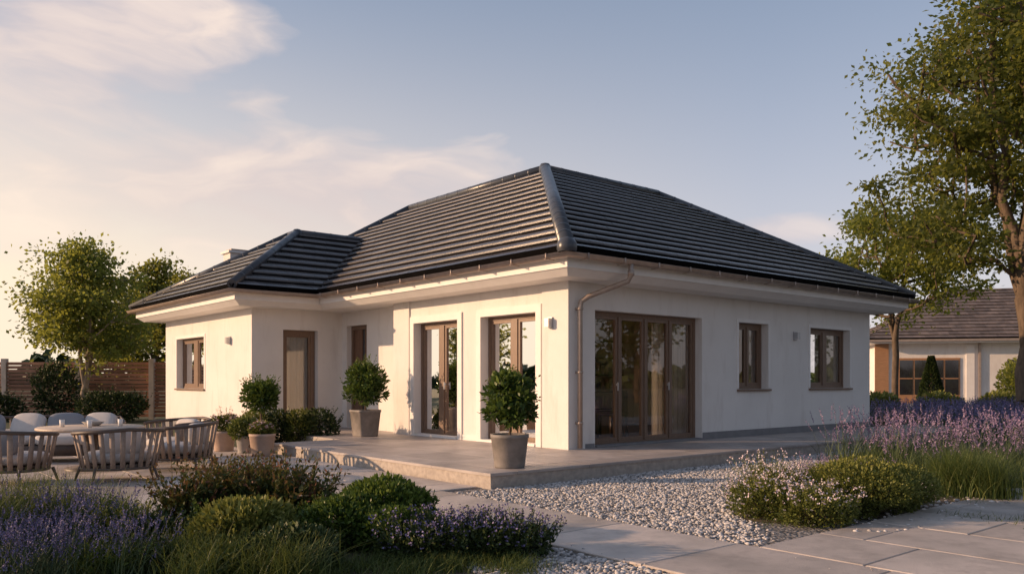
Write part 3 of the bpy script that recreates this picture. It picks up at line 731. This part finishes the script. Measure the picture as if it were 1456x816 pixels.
def clump_bush(nm,specs): np_mesh(nm,sum(specs,[]))
def B_(X,Y,zc,r,n,ls,mk,spr=0,sh=.15,top=None,**k):
    x,y,_=site(X,Y); p=bush('x',(x,y,zc),r,n,ls,mk,**k)
    if spr: p+=sprigs((x,y,zc),r,spr,sh,ls*.9,mk,top=top)
    return p
clump_bush('shrub_row',[B_(-5.1+.42*i,16.35+.05*i,.32+.04*(i%2),(.4,.4,.36),2300,.06,'leafD' if i%2 else 'boxleaf',40,.2) for i in range(4)])
clump_bush('fence_shrub',[B_(-12.2,25.2,.45,(1.0,.6,.5),3500,.10,'leafD',60,.4),B_(-14.4,26,.9,(.7,.6,1.0),3500,.10,'leafD',60,.4),B_(-16.2,25.6,.4,(.9,.5,.5),2500,.10,'leafD',60,.4)])
# foreground planting
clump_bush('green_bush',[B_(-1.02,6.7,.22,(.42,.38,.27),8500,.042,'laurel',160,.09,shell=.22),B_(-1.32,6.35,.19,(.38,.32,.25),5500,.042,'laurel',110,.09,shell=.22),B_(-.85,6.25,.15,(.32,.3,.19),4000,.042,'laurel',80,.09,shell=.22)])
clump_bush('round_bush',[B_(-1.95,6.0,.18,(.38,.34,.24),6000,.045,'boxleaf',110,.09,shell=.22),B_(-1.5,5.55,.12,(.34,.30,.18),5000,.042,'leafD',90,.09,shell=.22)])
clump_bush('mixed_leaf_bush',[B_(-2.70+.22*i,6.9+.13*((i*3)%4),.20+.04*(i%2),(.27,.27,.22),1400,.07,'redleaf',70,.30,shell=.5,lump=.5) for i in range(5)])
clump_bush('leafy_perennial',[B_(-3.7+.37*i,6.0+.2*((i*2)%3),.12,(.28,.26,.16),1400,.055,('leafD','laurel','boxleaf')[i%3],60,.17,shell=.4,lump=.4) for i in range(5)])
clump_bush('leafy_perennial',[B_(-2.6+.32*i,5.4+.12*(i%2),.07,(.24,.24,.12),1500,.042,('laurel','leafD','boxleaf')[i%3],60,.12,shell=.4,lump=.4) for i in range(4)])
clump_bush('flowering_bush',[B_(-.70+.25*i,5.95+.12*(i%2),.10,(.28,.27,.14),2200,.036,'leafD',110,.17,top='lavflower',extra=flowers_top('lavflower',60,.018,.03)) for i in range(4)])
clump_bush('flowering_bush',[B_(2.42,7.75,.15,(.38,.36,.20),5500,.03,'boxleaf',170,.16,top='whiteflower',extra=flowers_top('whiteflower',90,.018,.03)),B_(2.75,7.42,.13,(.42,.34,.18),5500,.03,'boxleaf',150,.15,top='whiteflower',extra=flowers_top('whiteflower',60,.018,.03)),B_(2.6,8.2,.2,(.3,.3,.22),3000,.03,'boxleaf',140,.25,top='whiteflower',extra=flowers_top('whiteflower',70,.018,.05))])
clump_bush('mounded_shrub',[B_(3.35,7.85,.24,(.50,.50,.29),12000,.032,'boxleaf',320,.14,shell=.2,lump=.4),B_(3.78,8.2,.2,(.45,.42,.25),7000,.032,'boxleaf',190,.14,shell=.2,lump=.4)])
def scatter(n,X0,X1,Y0,Y1,clumps=0,sd=.12,test=None):
    if clumps:
        cx=rng.uniform(X0,X1,clumps); cy=rng.uniform(Y0,Y1,clumps); i=rng.integers(0,clumps,n)
        X=cx[i]+rng.normal(size=n)*sd; Y=cy[i]+rng.normal(size=n)*sd
    else: X=rng.uniform(X0,X1,n); Y=rng.uniform(Y0,Y1,n)
    a=C*(X-.89)+S*(Y-12.97); b_=-S*(X-.89)+C*(Y-12.97); P=np.stack([a,b_,0*a],1)
    return P if test is None else P[test(P)]
def grass(nm,n,X0,X1,Y0,Y1,h,clumps,sd=.1,lean=.5,w=.008,mk='grass'):
    P=scatter(n,X0,X1,Y0,Y1,clumps,sd); n=len(P)
    pt,_,_=blades(P,h*rng.uniform(.5,1.1,n),lean*rng.uniform(.2,1.6,n),w,mk,4); np_mesh(nm,[pt])
def lavender(nm,n,X0,X1,Y0,Y1,h,clumps,sd=.12,fl=16,fs=.014,spike=.10,test=None,w=.004,lean=.35,fm='lavflower',green=1.6):
    P=scatter(n,X0,X1,Y0,Y1,clumps,sd,test); n=len(P)
    H=h*rng.uniform(.55,1.12,n); pt,tip,dr=blades(P,H,lean*rng.uniform(.1,1.5,n),w,'lavstem',3,curve=.6)
    m_=int(n*green); lowP=P[rng.integers(0,n,m_)]+rng.normal(size=(m_,3))*[.05,.05,0]; p2,_,_=blades(lowP,h*.62*rng.uniform(.4,1.1,m_),.6*rng.uniform(.3,1.5,m_),w*1.6,'lavstem',3)
    L=spike*rng.uniform(.5,1.3,n); k=fl
    t=np.tile(np.linspace(-1,.05,k),n); idx=np.repeat(np.arange(n),k)
    Q=tip[idx]+dr[idx]*(t*L[idx])[:,None]
    D=dr[idx]*.7+rng.normal(size=Q.shape)*.6
    p3=leaves(Q,D,fs*(.95-.3*(t+1))*rng.uniform(.7,1.3,len(t)),fm,.65,np.clip(rng.random(n)[idx]*.7+rng.random(len(t))*.3,0,1))
    np_mesh(nm,[pt,p2,p3])
lavender('lavender',1100,-4.6,-3.0,5.4,6.6,.52,18,.14,16,.016,.09,green=3)
lavender('lavender',700,-3.6,-2.3,4.9,5.5,.42,9,.12,16,.014,.08,green=3)
grass('ornamental_grass',5500,-4.9,-3.4,5.4,6.8,.60,14,.13,.5,.006)
grass('ornamental_grass',2200,-4.2,-3.0,6.6,7.4,.34,12,.13,.6,.006)
grass('ornamental_grass',3000,-2.6,-1.3,5.0,5.9,.34,12,.10,.7,.007)
grass('ornamental_grass',2600,4.5,5.4,8.9,9.7,.55,6,.10,.55,.008)
grass('ground_cover',4500,-1.5,.1,5.2,6.0,.13,24,.1,.8,.006)
lavender('lavender',900,5.0,9.4,10.2,13.6,.86,32,.18,18,.030,.22,w=.006,fm='lilac',green=3)
grass('ornamental_grass',6500,4.6,9,9.3,12.6,.36,36,.15,.7,.009)
lavender('lavender',300,3.1,4.0,8.8,9.8,.42,6,.12,14,.016,.1,fm='lilac')
grass('ground_cover',3500,2.2,6.5,6.9,9.4,.09,40,.12,.9,.006)
lavender('lavender_field',6500,9.0,22,15.5,26,.75,160,.35,8,.05,.22,test=lambda P:(P[:,0]>10.4)|(P[:,1]<-2),w=.012)
clump_bush('low_hedge',[B_(12+2.0*i,27,.35,(1.4,.6,.5),3000,.12,'boxleaf') for i in range(9)])
clump_bush('garden_bush',[B_(20.3,32,1.1,(1.2,1.2,1.1),5000,.14,'leafA'),B_(22.4,33,1.2,(1.5,1.3,1.3),4000,.14,'leafA')])
x,y,_=site(16.6,32.5); n=4000; t=rng.random(n)**.7; a=rng.random(n)*6.28; r=.55*(1-t)*np.sqrt(rng.uniform(.5,1,n))+.03
P=np.stack([x+r*np.cos(a),y+r*np.sin(a),.2+t*2.0],1); D=np.stack([np.cos(a),np.sin(a),0*a+.9],1)
np_mesh('conifer_tree',[leaves(P,D,.13,'leafD',.35,np.clip(rng.random(n)*.8,0,1)),skel_mesh([np.array([x,y,0.]),np.array([x,y,1.9])],[-1,0],[.06,.02],'bark')])

# ---------------------------------------------------------------- trees
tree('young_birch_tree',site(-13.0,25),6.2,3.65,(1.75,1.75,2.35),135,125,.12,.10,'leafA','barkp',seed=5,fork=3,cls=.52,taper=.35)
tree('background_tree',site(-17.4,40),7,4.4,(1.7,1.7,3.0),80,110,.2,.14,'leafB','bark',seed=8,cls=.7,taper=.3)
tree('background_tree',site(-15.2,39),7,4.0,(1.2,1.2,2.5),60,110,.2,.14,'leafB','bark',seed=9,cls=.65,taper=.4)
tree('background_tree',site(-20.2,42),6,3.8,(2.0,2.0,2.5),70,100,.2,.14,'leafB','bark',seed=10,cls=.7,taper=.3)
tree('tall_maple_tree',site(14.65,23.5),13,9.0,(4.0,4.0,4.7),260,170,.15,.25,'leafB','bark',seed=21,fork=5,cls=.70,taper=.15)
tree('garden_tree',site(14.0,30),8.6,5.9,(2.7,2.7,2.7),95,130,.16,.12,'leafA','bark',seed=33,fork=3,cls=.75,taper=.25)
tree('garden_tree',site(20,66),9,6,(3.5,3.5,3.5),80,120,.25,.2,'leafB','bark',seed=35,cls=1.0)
for i,(px,py) in enumerate(((-30,30),(-24,34),(-36,24),(-30,42),(-40,34))):
    tree('boundary_tree',(px,py,0),6,3.6,(2.4,2.4,2.4),45,80,.26,.16,'leafB','bark',seed=50+i,cls=.9)
for i,(px,py) in enumerate(((17,-22),(27,-22),(22,-34),(40,-20))):
    tree('boundary_tree',(px,py,0),7,4.4,(2.6,2.6,2.8),40,80,.28,.16,'leafB','bark',seed=60+i,cls=.9)
n=26000; ang=rng.uniform(0,2*np.pi,n); lumps=2.6+1.3*np.sin(ang*23)+.9*np.sin(ang*57+1)+.5*np.sin(ang*131)
rad=rng.uniform(112,128,n); z=rng.random(n)*np.maximum(lumps,1.0)
P=np.stack([rad*np.cos(ang),rad*np.sin(ang),z],1)
np_mesh('distant_trees',[leaves(P,rng.normal(size=(n,3)),1.5,'leafD',.8)])

# ---------------------------------------------------------------- light
SAZ=143; SEL=14
world=bpy.data.worlds.new('World'); scene.world=world; world.use_nodes=True
nt=world.node_tree; nt.nodes.clear(); N=nt.nodes; L=nt.links
sky=N.new('ShaderNodeTexSky'); sky.sky_type='NISHITA'; sky.sun_disc=False
sky.sun_elevation=math.radians(SEL); sky.sun_rotation=math.radians(90-SAZ); sky.air_density=1.0; sky.dust_density=1.2; sky.ozone_density=1.5
tc=N.new('ShaderNodeTexCoord'); sp=N.new('ShaderNodeSeparateXYZ'); L.new(tc.outputs['Generated'],sp.inputs[0])
az=mth(nt,'MULTIPLY',mth(nt,'ARCTAN2',sp.outputs[1],sp.outputs[0]),180/math.pi)
el=mth(nt,'MULTIPLY',mth(nt,'ARCSINE',sp.outputs[2]),180/math.pi)
cbv=N.new('ShaderNodeCombineXYZ'); L.new(mth(nt,'MULTIPLY',az,.06),cbv.inputs[0]); L.new(mth(nt,'MULTIPLY',el,.17),cbv.inputs[1])
warp=noise(nt,cbv.outputs[0],1.1,3,.5)
cb2=N.new('ShaderNodeCombineXYZ'); L.new(mth(nt,'ADD',mth(nt,'MULTIPLY',az,.06),mth(nt,'MULTIPLY',warp,1.2)),cb2.inputs[0]); L.new(mth(nt,'ADD',mth(nt,'MULTIPLY',el,.17),warp),cb2.inputs[1])
nz=noise(nt,cb2.outputs[0],1.5,8,.5)
def blob(a0,e0,w,h,k=2.0,amp=1.0,bias=.75,g=.95):
    x=mth(nt,'DIVIDE',mth(nt,'SUBTRACT',az,a0),w); y=mth(nt,'DIVIDE',mth(nt,'SUBTRACT',el,e0),h)
    q=mth(nt,'SUBTRACT',bias,mth(nt,'ADD',mth(nt,'MULTIPLY',x,x),mth(nt,'MULTIPLY',y,y)))
    q=mth(nt,'ADD',q,mth(nt,'MULTIPLY',mth(nt,'SUBTRACT',nz,.5),k*2))
    q=mth(nt,'MULTIPLY',q,g,clamp=True)
    return mth(nt,'MULTIPLY',mth(nt,'SMOOTH_MIN',q,1.0,.3),amp)
m1=blob(80,20,15,9,amp=.92,bias=.9); m2=blob(66,12.3,20,4.6,k=1.4,amp=.92,bias=1.0,g=1.2); m3=blob(84,9,9,3.5,amp=.7); m4=blob(33,9.8,6,1.3,amp=.55); m5=blob(120,18,22,9,amp=.8); m6=blob(-40,22,40,7,amp=.4)
mask=m1
for q in (m2,m3,m4,m5,m6): mask=mth(nt,'MAXIMUM',mask,q)
SB=.15
hz=mth(nt,'POWER',mth(nt,'SUBTRACT',1.0,mth(nt,'DIVIDE',mth(nt,'MAXIMUM',el,0),32),clamp=True),2.2)
da=mth(nt,'SUBTRACT',1.0,mth(nt,'DIVIDE',mth(nt,'ABSOLUTE',mth(nt,'SUBTRACT',az,115)),82),clamp=True)
hf=mth(nt,'MULTIPLY',mth(nt,'MULTIPLY',hz,da),2.7,clamp=True)
base=mix(nt,1.0,sky.outputs[0],(1.22,1.15,1.16),'MULTIPLY')
base=mix(nt,.42,base,(.37/SB,.42/SB,.53/SB))
hz2=mth(nt,'MULTIPLY',mth(nt,'POWER',mth(nt,'SUBTRACT',1.0,mth(nt,'DIVIDE',mth(nt,'MAXIMUM',el,0),28),clamp=True),1.5),.85)
base=mix(nt,hz2,base,(.82/SB,.73/SB,.76/SB))
base=mix(nt,hf,base,(1.07/SB,.89/SB,.68/SB))
shade=mth(nt,'MULTIPLY',mth(nt,'SUBTRACT',nz,.40),3.0,clamp=True)
lit=mix(nt,shade,(.62/SB,.54/SB,.58/SB),(1.02/SB,.84/SB,.73/SB))
cl=mix(nt,mth(nt,'MULTIPLY',hf,.8),lit,(1.06/SB,.89/SB,.72/SB))
fin=mix(nt,mask,base,cl)
# the half of the sky opposite the low sun is dimmer
k=mth(nt,'MINIMUM',mth(nt,'MULTIPLY_ADD',mth(nt,'COSINE',mth(nt,'MULTIPLY',mth(nt,'SUBTRACT',az,115),math.pi/180)),.42,1.02),1.0)
cbk=N.new('ShaderNodeCombineColor'); [L.new(k,cbk.inputs[i]) for i in range(3)]
fin=mix(nt,1.0,fin,cbk.outputs[0],'MULTIPLY')
bg=N.new('ShaderNodeBackground'); bg.inputs[1].default_value=SB; L.new(fin,bg.inputs[0])
o=N.new('ShaderNodeOutputWorld'); L.new(bg.outputs[0],o.inputs[0])
sd=bpy.data.lights.new('sun','SUN'); sd.energy=5.0; sd.angle=math.radians(.6); sd.color=(1,.64,.38)
so=bpy.data.objects.new('sun',sd); scene.collection.objects.link(so)
v=Vector((math.cos(math.radians(SAZ))*math.cos(math.radians(SEL)),math.sin(math.radians(SAZ))*math.cos(math.radians(SEL)),math.sin(math.radians(SEL))))
so.rotation_euler=v.to_track_quat('Z','Y').to_euler(); so.location=v*50
# ---------------------------------------------------------------- camera
cam=bpy.data.cameras.new('camera'); co=bpy.data.objects.new('camera',cam); scene.collection.objects.link(co)
x,y,_=site(0,0); co.location=(x,y,1.3); co.rotation_euler=(math.radians(90),0,math.radians(-40))
cam.sensor_width=36; cam.lens=36*1167/1456; cam.shift_y=132/1456; cam.clip_end=6000; cam.clip_start=.05
scene.camera=co
scene.view_settings.view_transform='Standard'; scene.view_settings.look='None'; scene.view_settings.exposure=0
